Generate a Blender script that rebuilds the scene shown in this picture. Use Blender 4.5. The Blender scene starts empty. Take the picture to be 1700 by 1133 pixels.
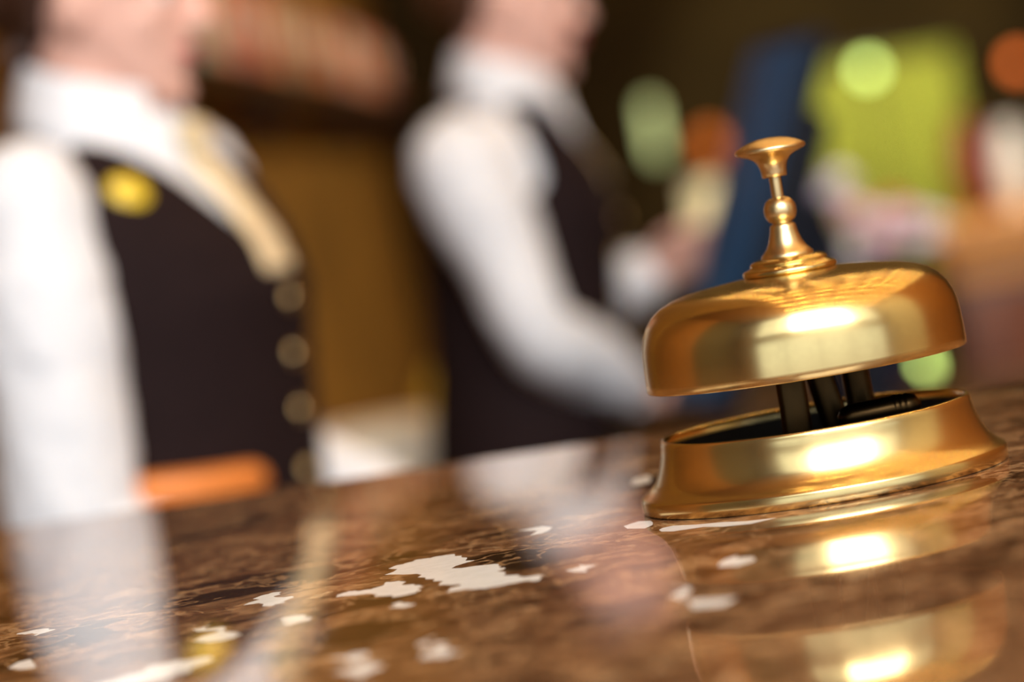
import bpy, bmesh, math, random
from mathutils import Vector, Matrix, noise
from mathutils.geometry import delaunay_2d_cdt, convex_hull_2d

sc = bpy.context.scene
col = sc.collection
PI = math.pi
R = math.radians
random.seed(7)

# ------------------------------------------------------------------ camera, view, world, daylight
K = 2.07                        # size of the counter and bell against the first estimate
EYE = 1.2818
CT = EYE - 0.0818 * K           # height of the marble counter
cd = bpy.data.cameras.new('camera')
cam = bpy.data.objects.new('camera', cd)
col.objects.link(cam)
sc.camera = cam
cd.sensor_fit = 'HORIZONTAL'
cd.sensor_width = 36.0
cd.lens = 5500 / 1700 * 36.0
cd.clip_start = 0.05
cd.clip_end = 100
roll, pitch = R(9.6), R(2.77)
fwd = Vector((0, math.cos(pitch), -math.sin(pitch)))
up0 = Vector((0, math.sin(pitch), math.cos(pitch)))
rt0 = Vector((1, 0, 0))
upv = up0 * math.cos(roll) - rt0 * math.sin(roll) * -1
rtv = rt0 * math.cos(roll) - up0 * math.sin(roll)
M3 = Matrix((rtv, upv, -fwd)).transposed()
cam.matrix_world = Matrix.Translation((0, 0, EYE)) @ M3.to_4x4()
cd.dof.use_dof = True
cd.dof.focus_distance = 0.735 * K
cd.dof.aperture_fstop = cd.lens / 30.0
cd.dof.aperture_blades = 0

vs = sc.view_settings
vs.view_transform = 'Standard'
vs.look = 'None'
vs.gamma = 1.0
vs.use_curve_mapping = False
vs.exposure = 0.08
cy = sc.cycles
cy.use_denoising = True
cy.denoiser = 'OPENIMAGEDENOISE'
cy.max_bounces = 7
cy.diffuse_bounces = 3
cy.glossy_bounces = 5
cy.transmission_bounces = 4
cy.caustics_reflective = False
cy.caustics_refractive = False
cy.sample_clamp_indirect = 8.0
cy.use_adaptive_sampling = False

world = bpy.data.worlds.new('sky')
sc.world = world
world.use_nodes = True
wn = world.node_tree.nodes
wn['Background'].inputs[0].default_value = (0.75, 0.86, 1.0, 1)
wn['Background'].inputs[1].default_value = 1.0

WIN = (-0.6, 2.75, 2.7, 6.4)   # the tall lobby window behind the camera: x0, x1, z0, z1
FRONT = -2.2                    # y of the window wall
def area_light(name, loc, rot, sx, sy, power, color):
    l = bpy.data.lights.new(name, 'AREA')
    l.shape = 'RECTANGLE'
    l.size, l.size_y, l.energy, l.color = sx, sy, power, color
    o = bpy.data.objects.new(name, l)
    col.objects.link(o)
    o.location, o.rotation_euler = loc, rot
    return o
area_light('window_daylight', ((WIN[0] + WIN[1]) / 2, FRONT - 0.02, (WIN[2] + WIN[3]) / 2), (R(90), 0, 0),
           WIN[1] - WIN[0], WIN[3] - WIN[2], 540, (1.0, 0.98, 0.95))
LOW = (-2.7, 5.6, 0.35, 2.2)       # added lower window, much dimmer, put in for pale reflections in the bell
area_light('added_low_daylight', ((LOW[0] + LOW[1]) / 2, FRONT - 0.02, (LOW[2] + LOW[3]) / 2), (R(90), 0, 0),
           LOW[1] - LOW[0], LOW[3] - LOW[2], 20, (0.97, 1.0, 0.84))

SIDE_A = (-2.7, -0.75, 2.7, 6.4)    # added dim side windows, softening the edges of the bell's highlight
SIDE_B = (2.9, 5.4, 2.7, 6.4)
for nm_, w_, p_ in (('added_left_daylight', SIDE_A, 13), ('added_right_daylight', SIDE_B, 20)):
    area_light(nm_, ((w_[0] + w_[1]) / 2, FRONT - 0.02, (w_[2] + w_[3]) / 2), (R(90), 0, 0), w_[1] - w_[0], w_[3] - w_[2], p_, (1.0, 1.0, 0.84))

# ------------------------------------------------------------------ materials
def rgb(r, g, b):
    f = lambda c: c / 12.92 if c <= 0.04045 else ((c + 0.055) / 1.055) ** 2.4
    return (f(r / 255), f(g / 255), f(b / 255), 1)

class NT:
    def __init__(s, name):
        s.m = bpy.data.materials.new(name)
        s.m.use_nodes = True
        s.t = s.m.node_tree
        s.b = s.t.nodes['Principled BSDF']
    def n(s, typ, **kw):
        nd = s.t.nodes.new(typ)
        for k, v in kw.items():
            setattr(nd, k, v)
        return nd
    def l(s, a, b):
        s.t.links.new(a, b)
    def coords(s, scale=(1, 1, 1)):
        c = s.n('ShaderNodeTexCoord')
        m = s.n('ShaderNodeMapping')
        m.inputs['Scale'].default_value = scale
        s.l(c.outputs['Object'], m.inputs['Vector'])
        return m.outputs[0]
    def noise(s, vec, scale, detail=4, rough=0.5, dist=0.0):
        n = s.n('ShaderNodeTexNoise')
        n.inputs['Scale'].default_value = scale
        n.inputs['Detail'].default_value = detail
        n.inputs['Roughness'].default_value = rough
        n.inputs['Distortion'].default_value = dist
        s.l(vec, n.inputs['Vector'])
        return n.outputs[0]
    def ramp(s, fac, stops):
        r = s.n('ShaderNodeValToRGB')
        e = r.color_ramp.elements
        while len(e) < len(stops):
            e.new(0.5)
        for k, (p, c) in zip(e, stops):
            k.position, k.color = p, c
        s.l(fac, r.inputs[0])
        return r.outputs[0]
    def mix(s, fac, a, b):
        m = s.n('ShaderNodeMix', data_type='RGBA')
        for sock, v in ((m.inputs[0], fac), (m.inputs[6], a), (m.inputs[7], b)):
            if isinstance(v, (int, float, tuple)):
                sock.default_value = v
            else:
                s.l(v, sock)
        return m.outputs[2]
    def bump(s, h, strength, dist):
        b = s.n('ShaderNodeBump')
        b.inputs['Strength'].default_value = strength
        b.inputs['Distance'].default_value = dist
        s.l(h, b.inputs['Height'])
        s.l(b.outputs[0], s.b.inputs['Normal'])

def mat(name, c, rough=0.6, metal=0.0, var=0.15, scale=20, emit=None, es=0.0, bump=0.0, sheen=0.0, spec=0.5):
    t = NT(name)
    v = t.coords()
    nz = t.noise(v, scale, 4)
    dk = tuple(x * (1 - var) for x in c[:3]) + (1,)
    lt = tuple(min(1, x * (1 + var)) for x in c[:3]) + (1,)
    t.l(t.ramp(nz, [(0.3, dk), (0.7, lt)]), t.b.inputs['Base Color'])
    t.b.inputs['Roughness'].default_value = rough
    t.b.inputs['Metallic'].default_value = metal
    t.b.inputs['Specular IOR Level'].default_value = spec
    if emit:
        t.b.inputs['Emission Color'].default_value = emit
        t.b.inputs['Emission Strength'].default_value = es
    if bump:
        t.bump(t.noise(v, scale * 6, 3), bump, 0.002)
    return t.m

def brass(name, c, rough, tarnish, tar=0.35, ring=0.0, scale=30):
    t = NT(name)
    v = t.coords()
    n1 = t.noise(v, scale, 4, 0.55, 0.2)
    n2 = t.noise(v, 900, 2)
    n3 = t.noise(v, 420, 3, 0.6, 0.2)
    f = t.ramp(n1, [(0.35, (0, 0, 0, 1)), (0.85, (tar, tar, tar, 1))])
    c1 = t.mix(f, c, tarnish)
    t.l(t.mix(t.ramp(n3, [(0.30, (0, 0, 0, 1)), (0.9, (0.2, 0.2, 0.2, 1))]), c1, tarnish), t.b.inputs['Base Color'])
    t.b.inputs['Metallic'].default_value = 1
    rr = t.n('ShaderNodeMath', operation='ADD')
    t.l(t.ramp(n1, [(0.3, (rough * .5,) * 3 + (1,)), (0.8, (rough * .8,) * 3 + (1,))]), rr.inputs[0])
    t.l(t.ramp(n3, [(0.3, (rough * .39,) * 3 + (1,)), (0.75, (rough * .48,) * 3 + (1,))]), rr.inputs[1])
    t.l(rr.outputs[0], t.b.inputs['Roughness'])
    h = n2
    if ring:
        w = t.n('ShaderNodeTexWave', wave_type='BANDS', bands_direction='Z')
        w.inputs['Scale'].default_value = 420
        w.inputs['Distortion'].default_value = 0.6
        t.l(v, w.inputs['Vector'])
        h = w.outputs['Fac']
    t.bump(h, 0.05 if ring else 0.03, 0.00003 if ring else 0.00004)
    return t.m

M = {}
M['brass'] = brass('polished_brass', (0.79, 0.60, 0.27, 1), 0.21, (0.56, 0.41, 0.18, 1))
M['brass_inside'] = brass('dark_inner_brass', (0.11, 0.065, 0.03, 1), 0.4, (0.07, 0.04, 0.02, 1))  # much darker brass for the inner faces of the dome
M['brass_ring'] = brass('turned_brass', (0.80, 0.61, 0.28, 1), 0.23, (0.60, 0.43, 0.19, 1), ring=1)
M['brass_satin'] = brass('satin_brass', (0.73, 0.56, 0.30, 1), 0.29, (0.62, 0.42, 0.20, 1))
M['bronze'] = brass('dark_bronze', (0.045, 0.026, 0.010, 1), 0.3, (0.02, 0.012, 0.006, 1))
M['base_inside'] = mat('dark_inside', (0.012, 0.008, 0.006, 1), 0.7)  # near-black colour for the hollow of the bell base

def marble():
    t = NT('brown_marble')
    v = t.coords((1 / K, 1 / K, 1 / K))
    n1 = t.noise(v, 16, 8, 0.62, 1.2)
    n2 = t.noise(v, 60, 8, 0.7, 1.5)
    n3 = t.noise(v, 220, 5, 0.7, 0.6)
    base = t.ramp(n1, [(0.32, rgb(26, 16, 11)), (0.42, rgb(80, 52, 34)), (0.49, rgb(138, 98, 66)), (0.55, rgb(86, 56, 37)), (0.67, rgb(198, 152, 106))])
    fine = t.ramp(n2, [(0.36, rgb(20, 12, 8)), (0.47, rgb(80, 52, 34)), (0.56, rgb(148, 106, 72)), (0.67, rgb(236, 200, 154))])
    sel = t.noise(v, 34, 6, 0.7, 1.0)
    c = t.mix(t.ramp(sel, [(0.42, (0.15, 0.15, 0.15, 1)), (0.58, (0.9, 0.9, 0.9, 1))]), base, fine)
    c = t.mix(t.ramp(n3, [(0.50, (0, 0, 0, 1)), (0.66, (.6, .6, .6, 1))]), c, rgb(50, 31, 20))
    # dark inclusions with their own outlines
    wn_ = t.n('ShaderNodeTexNoise')
    wn_.inputs['Scale'].default_value = 60
    wn_.inputs['Detail'].default_value = 6
    t.l(v, wn_.inputs['Vector'])
    wa = t.n('ShaderNodeVectorMath', operation='MULTIPLY_ADD')
    t.l(wn_.outputs[1], wa.inputs[0])
    wa.inputs[1].default_value = (0.030, 0.030, 0)
    t.l(v, wa.inputs[2])
    prev = None
    for (cx, cy_, rx, ry, a) in DARK:
        mp = t.n('ShaderNodeMapping', vector_type='TEXTURE')
        mp.inputs['Location'].default_value = (cx / 1000 + .015, cy_ / 1000 + .015, 0)
        mp.inputs['Rotation'].default_value = (0, 0, R(a))
        mp.inputs['Scale'].default_value = (rx / 1000, ry / 1000, 1000)
        t.l(wa.outputs[0], mp.inputs[0])
        ln = t.n('ShaderNodeVectorMath', operation='LENGTH')
        t.l(mp.outputs[0], ln.inputs[0])
        if prev is None:
            prev = ln.outputs['Value']
        else:
            mn = t.n('ShaderNodeMath', operation='MINIMUM')
            t.l(prev, mn.inputs[0])
            t.l(ln.outputs['Value'], mn.inputs[1])
            prev = mn.outputs[0]
    f = t.ramp(prev, [(0.80, (0.93, 0.93, 0.93, 1)), (1.0, (0, 0, 0, 1))])
    c = t.mix(f, c, rgb(40, 25, 16))
    # thin pale veins
    wv = t.n('ShaderNodeVectorMath', operation='MULTIPLY_ADD')
    t.l(wn_.outputs[1], wv.inputs[0])
    wv.inputs[1].default_value = (0.08, 0.08, 0)
    t.l(v, wv.inputs[2])
    vo = t.n('ShaderNodeTexVoronoi', feature='DISTANCE_TO_EDGE')
    vo.inputs['Scale'].default_value = 34
    t.l(wv.outputs[0], vo.inputs['Vector'])
    vf = t.ramp(vo.outputs['Distance'], [(0.0, (0.85, 0.85, 0.85, 1)), (0.05, (0, 0, 0, 1))])
    c = t.mix(vf, c, rgb(196, 154, 110))
    t.l(c, t.b.inputs['Base Color'])
    t.b.inputs['Roughness'].default_value = 0.035
    t.b.inputs['IOR'].default_value = 1.52
    t.b.inputs['Coat Weight'].default_value = 0.0
    return t.m
# centre x, y, radii in mm, turn
DARK = [(-58, 752, 15, 33, -62), (-39, 688, 12, 24, -30), (-3, 715, 9, 30, 25), (-45, 632, 12, 30, -20),
        (11, 610, 8, 20, -20), (26, 836, 6, 22, 0), (-88, 910, 12, 30, -30), (140, 935, 8, 45, 10), (-108, 700, 9, 40, -15)]
M['marble'] = marble()
def white_stone():
    t = NT('white_calcite')
    v = t.coords()
    c = t.ramp(t.noise(v, 120, 6, 0.65, 0.5), [(0.25, rgb(240, 239, 236)), (0.6, rgb(254, 254, 252))])
    t.l(c, t.b.inputs['Base Color'])
    t.b.inputs['Roughness'].default_value = 0.05
    return t.m
M['calcite'] = white_stone()

def wood(name, a, b, rough=0.4, axis=(1, 1, 12)):
    t = NT(name)
    v = t.coords(axis)
    n = t.noise(v, 6, 6, 0.6, 0.8)
    t.l(t.ramp(n, [(0.3, a), (0.7, b)]), t.b.inputs['Base Color'])
    t.b.inputs['Roughness'].default_value = rough
    t.b.inputs['Specular IOR Level'].default_value = 0.25
    return t.m
M['wood_dark'] = wood('dark_wood', rgb(40, 24, 14), rgb(78, 48, 28), 0.35)
M['wood_tan'] = wood('tan_wood', rgb(170, 116, 60), rgb(210, 152, 88), 0.4, (12, 1, 1))
M['wood_ceiling'] = wood('honey_wood', rgb(120, 76, 32), rgb(170, 112, 52), 0.5, (1, 8, 1))
M['wood_floor'] = wood('brown_parquet', rgb(84, 56, 36), rgb(120, 84, 54), 0.25, (8, 1, 1))
M['gold_wall'] = mat('gold_wallpaper', rgb(118, 84, 32), 0.6, spec=0.2, var=0.3, scale=2.2)
M['brown_wall'] = mat('brown_panelling', rgb(44, 33, 10), 0.8, spec=0.1, var=0.3, scale=1.6)
M['amber_wall'] = mat('amber_panelling', rgb(170, 112, 52), 0.45, var=0.2, scale=2)
M['olive_wall'] = mat('olive_plaster', rgb(96, 84, 52), 0.7, var=0.1, scale=2)
M['cream_wall'] = mat('cream_plaster', rgb(214, 204, 170), 0.7, var=0.08, scale=2)
M['frame'] = mat('window_frame_paint', rgb(70, 56, 42), 0.5)
M['skin'] = mat('skin', rgb(226, 178, 162), 0.5, var=0.06, scale=30)
M['lips'] = mat('lips', rgb(178, 78, 84), 0.4, var=0.05)
M['hair'] = mat('dark_brown_hair', rgb(58, 34, 24), 0.45, var=0.3, scale=60)
M['hair_black'] = mat('brown_hair', rgb(70, 42, 26), 0.45, var=0.3, scale=60)
M['eye'] = mat('eye_white', rgb(235, 232, 228), 0.2, var=0.02)
M['iris'] = mat('iris', rgb(70, 50, 34), 0.2)
M['brow'] = mat('brow_hair', rgb(60, 38, 26), 0.6)
M['shirt'] = mat('white_cotton', rgb(226, 229, 236), 0.75, var=0.03, scale=40, bump=0.15)
M['vest'] = mat('plum_black_wool', rgb(33, 22, 23), 0.85, spec=0.12, var=0.15, scale=80)
M['vest_back'] = mat('navy_satin', rgb(52, 66, 90), 0.45, var=0.12, scale=40)
M['trouser'] = mat('black_wool', rgb(26, 22, 24), 0.8)
M['leather'] = mat('black_leather', rgb(22, 18, 18), 0.35)
M['gold_silk'] = mat('gold_silk', rgb(250, 222, 182), 0.36, metal=0.05, var=0.2, scale=70)
M['gold_metal'] = mat('yellow_gold', (0.86, 0.62, 0.18, 1), 0.3, metal=0.85, var=0.06)
M['button'] = mat('brass_button', (0.90, 0.68, 0.34, 1), 0.28, metal=1.0, var=0.05)
M['badge'] = mat('yellow_enamel', rgb(240, 206, 50), 0.35, metal=0.0, var=0.05)
M['orange'] = mat('orange_leather', rgb(222, 132, 62), 0.4, metal=0.15, var=0.12, scale=30)
M['navy'] = mat('navy_plastic', rgb(12, 18, 30), 0.55, spec=0.15, var=0.1)
M['screen'] = mat('blue_screen', rgb(30, 64, 98), 0.5, spec=0.2, var=0.05, emit=rgb(40, 84, 128), es=0.10)
M['navy_glaze'] = mat('navy_glaze', rgb(20, 28, 48), 0.2)
M['paper'] = mat('white_paper', rgb(232, 228, 212), 0.8, var=0.03)
M['olive_jar'] = mat('yellow_glaze', rgb(226, 190, 70), 0.4, var=0.1)
M['olive'] = mat('olive_velvet', rgb(150, 157, 58), 0.8, var=0.12, scale=5)
M['leaf'] = mat('green_leaf', rgb(70, 92, 44), 0.5, var=0.25, scale=30)
M['petal_pink'] = mat('pink_petal', rgb(226, 190, 200), 0.7, var=0.06)
M['petal_white'] = mat('white_petal', rgb(226, 222, 224), 0.7, var=0.06)
M['petal_red'] = mat('coral_petal', rgb(200, 80, 66), 0.7, var=0.06)
M['petal_lilac'] = mat('lilac_petal', rgb(176, 170, 190), 0.7, var=0.06)
M['white_glaze'] = mat('white_glaze', rgb(226, 226, 220), 0.3, var=0.04)
M['red_glaze'] = mat('red_glaze', rgb(120, 44, 30), 0.3, var=0.1)
M['red_wood'] = wood('red_brown_wood', rgb(72, 34, 16), rgb(104, 56, 28), 0.4, (1, 12, 1))
M['steel'] = mat('dark_steel', rgb(60, 56, 50), 0.4, metal=0.9)
def glow(name, c, s):
    return mat(name, c, 0.4, var=0.0, emit=c, es=s)
M['glow_green'] = glow('pale_green_glass', rgb(188, 218, 118), 6)
M['glow_green_soft'] = glow('soft_green_glass', rgb(190, 204, 140), 1.25)
M['glow_cream'] = glow('cream_shade', rgb(222, 208, 160), 0.75)
M['glow_orange'] = glow('orange_glass', rgb(214, 104, 44), 3.0)
M['glow_amber'] = glow('amber_glass', rgb(196, 100, 30), 0.5)
M['glow_warm'] = glow('warm_lamp', rgb(255, 206, 130), 130)

# ------------------------------------------------------------------ helpers
def tag(o, label=None, cat=None, group=None, kind=None):
    if label: o['label'] = label
    if cat: o['category'] = cat
    if group: o['group'] = group
    if kind: o['kind'] = kind
    return o

def empty(name, loc, label, cat, rz=0.0, group=None):
    o = bpy.data.objects.new(name, None)
    col.objects.link(o)
    o.empty_display_size = 0.05
    o.location = loc
    o.rotation_euler = (0, 0, rz)
    return tag(o, label, cat, group)

def obj(name, bm, m, parent=None, smooth=True, auto=None, recalc=True):
    if recalc: bmesh.ops.recalc_face_normals(bm, faces=bm.faces)
    me = bpy.data.meshes.new(name)
    bm.to_mesh(me)
    bm.free()
    for mm in (m if isinstance(m, list) else [m]):
        me.materials.append(mm)
    if smooth:
        me.polygons.foreach_set('use_smooth', [True] * len(me.polygons))
        me.set_sharp_from_angle(angle=R(auto or 40))
    o = bpy.data.objects.new(name, me)
    col.objects.link(o)
    if parent: o.parent = parent
    return o

def struct(name, bm, m, smooth=False):
    return tag(obj(name, bm, m, None, smooth), kind='structure')

def add_box(bm, lo, hi, bev=0.0, mtx=None):
    lo, hi = Vector(lo), Vector(hi)
    r = bmesh.ops.create_cube(bm, size=1)
    vsx = r['verts']
    for v in vsx:
        v.co = Vector(((v.co.x + .5) * (hi.x - lo.x) + lo.x, (v.co.y + .5) * (hi.y - lo.y) + lo.y, (v.co.z + .5) * (hi.z - lo.z) + lo.z))
    if bev:
        es = list({e for v in vsx for e in v.link_edges})
        r2 = bmesh.ops.bevel(bm, geom=es, offset=bev, segments=3, affect='EDGES', profile=0.5)
        vsx = [v for v in {v for f in r2['faces'] for v in f.verts} | {v for v in vsx if v.is_valid}]
    if mtx:
        for v in vsx: v.co = mtx @ v.co
    return bm
def box(lo, hi, bev=0.0, mtx=None):
    return add_box(bmesh.new(), lo, hi, bev, mtx)

def add_lathe(bm, prof, seg=64, c=(0, 0, 0), caps=False):
    c = Vector(c)
    rings = []
    for (r, z) in prof:
        if r < 1e-7:
            rings.append([bm.verts.new(c + Vector((0, 0, z)))])
        else:
            rings.append([bm.verts.new(c + Vector((r * math.cos(2 * PI * i / seg), r * math.sin(2 * PI * i / seg), z))) for i in range(seg)])
    for a, b in zip(rings, rings[1:]):
        for i in range(seg):
            j = (i + 1) % seg
            if len(a) == 1 and len(b) == 1: continue
            if len(a) == 1: bm.faces.new((a[0], b[i], b[j]))
            elif len(b) == 1: bm.faces.new((a[i], a[j], b[0]))
            else: bm.faces.new((a[i], a[j], b[j], b[i]))
    return bm
def lathe(prof, seg=64, c=(0, 0, 0)):
    return add_lathe(bmesh.new(), prof, seg, c)

def loft(bm, rings, seg=24):
    """rings: (centre, u, v): points centre + u cos + v sin; both ends capped"""
    vr = []
    for (c, u, v) in rings:
        vr.append([bm.verts.new(Vector(c) + Vector(u) * math.cos(2 * PI * i / seg) + Vector(v) * math.sin(2 * PI * i / seg)) for i in range(seg)])
    for a, b in zip(vr, vr[1:]):
        for i in range(seg):
            j = (i + 1) % seg
            bm.faces.new((a[i], a[j], b[j], b[i]))
    bm.faces.new(vr[0][::-1])
    bm.faces.new(vr[-1])

def tube(bm, pts, radii, seg=18, flat=1.0, side=None):
    """round tube through pts, with rounded ends"""
    pts = [Vector(p) for p in pts]
    rings = []
    ref = Vector(side) if side else None
    n = len(pts)
    for i, p in enumerate(pts):
        d = (pts[min(i + 1, n - 1)] - pts[max(i - 1, 0)]).normalized()
        if ref is None:
            ref = d.orthogonal()
        u = (ref - d * ref.dot(d)).normalized()
        ref = u
        v = d.cross(u)
        r = radii[i]
        if i == 0:
            for k, s in ((0.95, 0.3), (0.6, 0.78)):
                rings.append((p - d * r * k, u * r * s, v * r * s * flat))
        rings.append((p, u * r, v * r * flat))
        if i == n - 1:
            for k, s in ((0.6, 0.78), (0.95, 0.3)):
                rings.append((p + d * r * k, u * r * s, v * r * s * flat))
    loft(bm, rings, seg)

def curve_pts(pts, k=6):
    """Catmull-Rom through (vector, radius)"""
    out = []
    P_ = [(Vector(p), r) for p, r in pts]
    P_ = [P_[0]] + P_ + [P_[-1]]
    for i in range(1, len(P_) - 2):
        for s in range(k):
            t = s / k
            a, b, c, d = P_[i - 1], P_[i], P_[i + 1], P_[i + 2]
            f = lambda q: 0.5 * ((2 * q[1]) + (q[2] - q[0]) * t + (2 * q[0] - 5 * q[1] + 4 * q[2] - q[3]) * t * t + (3 * q[1] - q[0] - 3 * q[2] + q[3]) * t ** 3)
            out.append((f((a[0], b[0], c[0], d[0])), f((a[1], b[1], c[1], d[1]))))
    out.append(P_[-2])
    return [o[0] for o in out], [o[1] for o in out]

def ell(bm, c, r, seg=20, rot=None):
    res = bmesh.ops.create_uvsphere(bm, u_segments=seg, v_segments=max(8, seg // 2), radius=1)
    m = Matrix.Translation(c) @ (rot.to_4x4() if rot else Matrix.Identity(4)) @ Matrix.Diagonal((*r, 1))
    for v in res['verts']: v.co = m @ v.co

def remeshed(name, bm, voxel, m, parent, smooth_it=4):
    """one continuous skin over everything in bm"""
    bmesh.ops.recalc_face_normals(bm, faces=bm.faces)
    me = bpy.data.meshes.new('tmp'); bm.to_mesh(me); bm.free()
    o = bpy.data.objects.new('tmp', me); col.objects.link(o)
    md = o.modifiers.new('r', 'REMESH'); md.mode = 'VOXEL'; md.voxel_size = voxel
    s = o.modifiers.new('s', 'SMOOTH'); s.factor = 0.5; s.iterations = smooth_it
    dg = bpy.context.evaluated_depsgraph_get()
    new = bpy.data.meshes.new_from_object(o.evaluated_get(dg))
    bpy.data.objects.remove(o); bpy.data.meshes.remove(me)
    new.name = name
    new.materials.clear(); new.materials.append(m)
    new.polygons.foreach_set('use_smooth', [True] * len(new.polygons))
    r = bpy.data.objects.new(name, new); col.objects.link(r)
    if parent: r.parent = parent
    return r

def copy_tree(o, parent=None):
    kids = list(o.children)
    c = o.copy(); col.objects.link(c)
    if parent: c.parent = parent
    for k in kids: copy_tree(k, c)
    return c

# ------------------------------------------------------------------ the room
CEIL, BACK, RIGHT = 6.6, 13.2, 6.0
WX = lambda y: -0.5119 + (y - 7.0) * 0.0554 - 0.17      # the long gold wall runs away behind the staff
LEFT = -4.2
WALL0 = 2.75
struct('floor', box((LEFT - .2, FRONT - 0.2, -0.1), (RIGHT + 0.2, BACK + 0.2, 0)), M['wood_floor'])
struct('ceiling', box((LEFT - .2, FRONT - 0.2, CEIL), (RIGHT + 0.2, BACK + 0.2, CEIL + 0.1)), M['wood_ceiling'])
bm = bmesh.new()
q = [(WX(WALL0), WALL0), (WX(BACK + .2), BACK + .2), (WX(BACK + .2) - .12, BACK + .2), (WX(WALL0) - .12, WALL0)]
lo = [bm.verts.new((x, y, 0)) for x, y in q]; hi = [bm.verts.new((x, y, CEIL)) for x, y in q]
bm.faces.new(lo); bm.faces.new(hi)
for i in range(4): bm.faces.new((lo[i], lo[(i + 1) % 4], hi[(i + 1) % 4], hi[i]))
struct('wall_left', bm, M['gold_wall'])
struct('wall_left_front', box((LEFT - .12, FRONT - .2, 0), (LEFT, 1.5, CEIL)), M['olive_wall'])
struct('wall_left_side', box((LEFT - .12, 1.5, 0), (LEFT, BACK + .2, CEIL)), M['amber_wall'])
struct('wall_right_front', box((RIGHT, FRONT - .2, 0), (RIGHT + .12, 1.8, CEIL)), M['cream_wall'])
struct('wall_back', box((LEFT - .2, BACK, 0), (RIGHT + .2, BACK + .12, CEIL)), M['brown_wall'])
struct('wall_right', box((RIGHT, 1.8, 0), (RIGHT + .12, BACK + .2, CEIL)), M['amber_wall'])
bm = bmesh.new()
fy0, fy1 = FRONT - 0.12, FRONT
XL = LEFT - .2
add_box(bm, (XL, fy0, 0), (RIGHT + .2, fy1, LOW[2]))
add_box(bm, (XL, fy0, LOW[3]), (RIGHT + .2, fy1, WIN[2]))
add_box(bm, (XL, fy0, WIN[3]), (RIGHT + .2, fy1, CEIL))
for xa, xb in ((XL, SIDE_A[0]), (SIDE_A[1], WIN[0]), (WIN[1], SIDE_B[0]), (SIDE_B[1], RIGHT + .2)):
    add_box(bm, (xa, fy0, WIN[2]), (xb, fy1, WIN[3]))
add_box(bm, (XL, fy0, LOW[2]), (LOW[0], fy1, LOW[3]))
add_box(bm, (LOW[1], fy0, LOW[2]), (RIGHT + .2, fy1, LOW[3]))
struct('wall_front', bm, M['cream_wall'])
for nm, (wx0, wx1, wz0, wz1), nx, zs in (('window_1', WIN, 3, (2.0,)), ('added_window_low', LOW, 5, ()), ('added_window_left', SIDE_A, 2, (2.0,)), ('added_window_right', SIDE_B, 2, (2.0,))):  # all but the first are added openings for pale reflections in the brass
    bm = bmesh.new()
    for i in range(nx + 1):
        x = wx0 + (wx1 - wx0 - .06) * i / nx
        add_box(bm, (x, FRONT - .015, wz0), (x + .06, FRONT + .05, wz1))
    for z in (wz0, wz1 - .06) + tuple(wz0 + q for q in zs):
        add_box(bm, (wx0, FRONT - .012, z), (wx1, FRONT + .045, z + .06))
    struct(nm, bm, M['frame'])

# ------------------------------------------------------------------ marble counter
def jag(poly, amp, k):
    """roughen an outline the way a broken inclusion is rough"""
    pts = [Vector((a * K / 1000, b * K / 1000)) for a, b in poly]
    for it in range(k):
        out = []
        for i, p in enumerate(pts):
            qn = pts[(i + 1) % len(pts)]
            d = qn - p
            m_ = (p + qn) / 2 + Vector((-d.y, d.x)) * random.uniform(-amp, amp)
            out += [p, m_]
        pts = out
    return pts
WHITE = [
 [(-34.6, 745.3), (-29.9, 750.4), (-23.0, 749.8), (-18.0, 735.3), (-13.2, 716.6), (-9.4, 705.5), (-6.9, 688.9), (-1.3, 681.0), (-3.3, 673.5), (-8.3, 676.2), (-14.6, 673.7), (-22.1, 678.9), (-23.8, 694.6), (-27.9, 718.5)],
 [(-46.3, 704.2), (-43.6, 711.0), (-38.8, 707.7), (-35.8, 716.4), (-32.9, 714.5), (-27.9, 700.2), (-28.6, 687.6), (-33.6, 686.3), (-37.4, 694.4), (-41.9, 701.4)],
 [(-64.4, 730.5), (-61.4, 733.0), (-56.3, 719.7), (-57.9, 713.5), (-60.5, 707.6)],
 [(-56.9, 682.5), (-53.6, 684.0), (-52.5, 671.3), (-55.2, 669.2)],
 [(-33.3, 674.1), (-31.6, 676.7), (-28.2, 669.3), (-30.8, 666.1)],
 [(-119.8, 737.7), (-115.9, 738.8), (-110.8, 733.5), (-114.2, 726.9)],
 [(-76.1, 689.6), (-72.3, 692.4), (-65.4, 672.7), (-67.3, 662.5), (-73.2, 673.2)],
 [(-43.2, 608.5), (-38.3, 610.4), (-33.0, 594.3), (-33.7, 577.6), (-41.7, 588.0)],
 [(-26.9, 608.9), (-23.6, 614.6), (-19.8, 594.0), (-21.0, 584.8), (-25.9, 589.1)],
 [(-90.0, 626.9), (-81.1, 641.8), (-69.8, 641.8), (-70.2, 626.2), (-79.5, 615.3)],
 [(21.2, 632.6), (25.8, 620.7), (32.6, 598.0), (30.5, 584.6), (24.1, 594.6), (20.9, 616.3)],
 [(2.9, 682.5), (5.9, 689.0), (9.7, 683.4), (7.3, 674.1)],
 [(17.9, 747.4), (21.6, 752.1), (24.5, 744.6), (22.2, 735.4)],
 [(25.0, 728.0), (28.5, 731.5), (39.0, 722.0), (50.1, 713.1), (38.3, 713.5), (27.8, 720.4)],
 [(33.2, 652.5), (37.4, 660.0), (39.9, 653.1), (36.1, 643.1)],
 [(-6.0, 775.1), (-0.3, 776.7), (0.9, 764.0), (-3.4, 760.3)],
 [(-112.1, 684.1), (-109.8, 685.8), (-106.5, 670.8), (-109.7, 671.1)],
 [(24.5, 847.4), (28.8, 856.6), (28.9, 842.5), (25.5, 835.4)]]
cx0, cx1 = -1.2, 5.4
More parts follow.
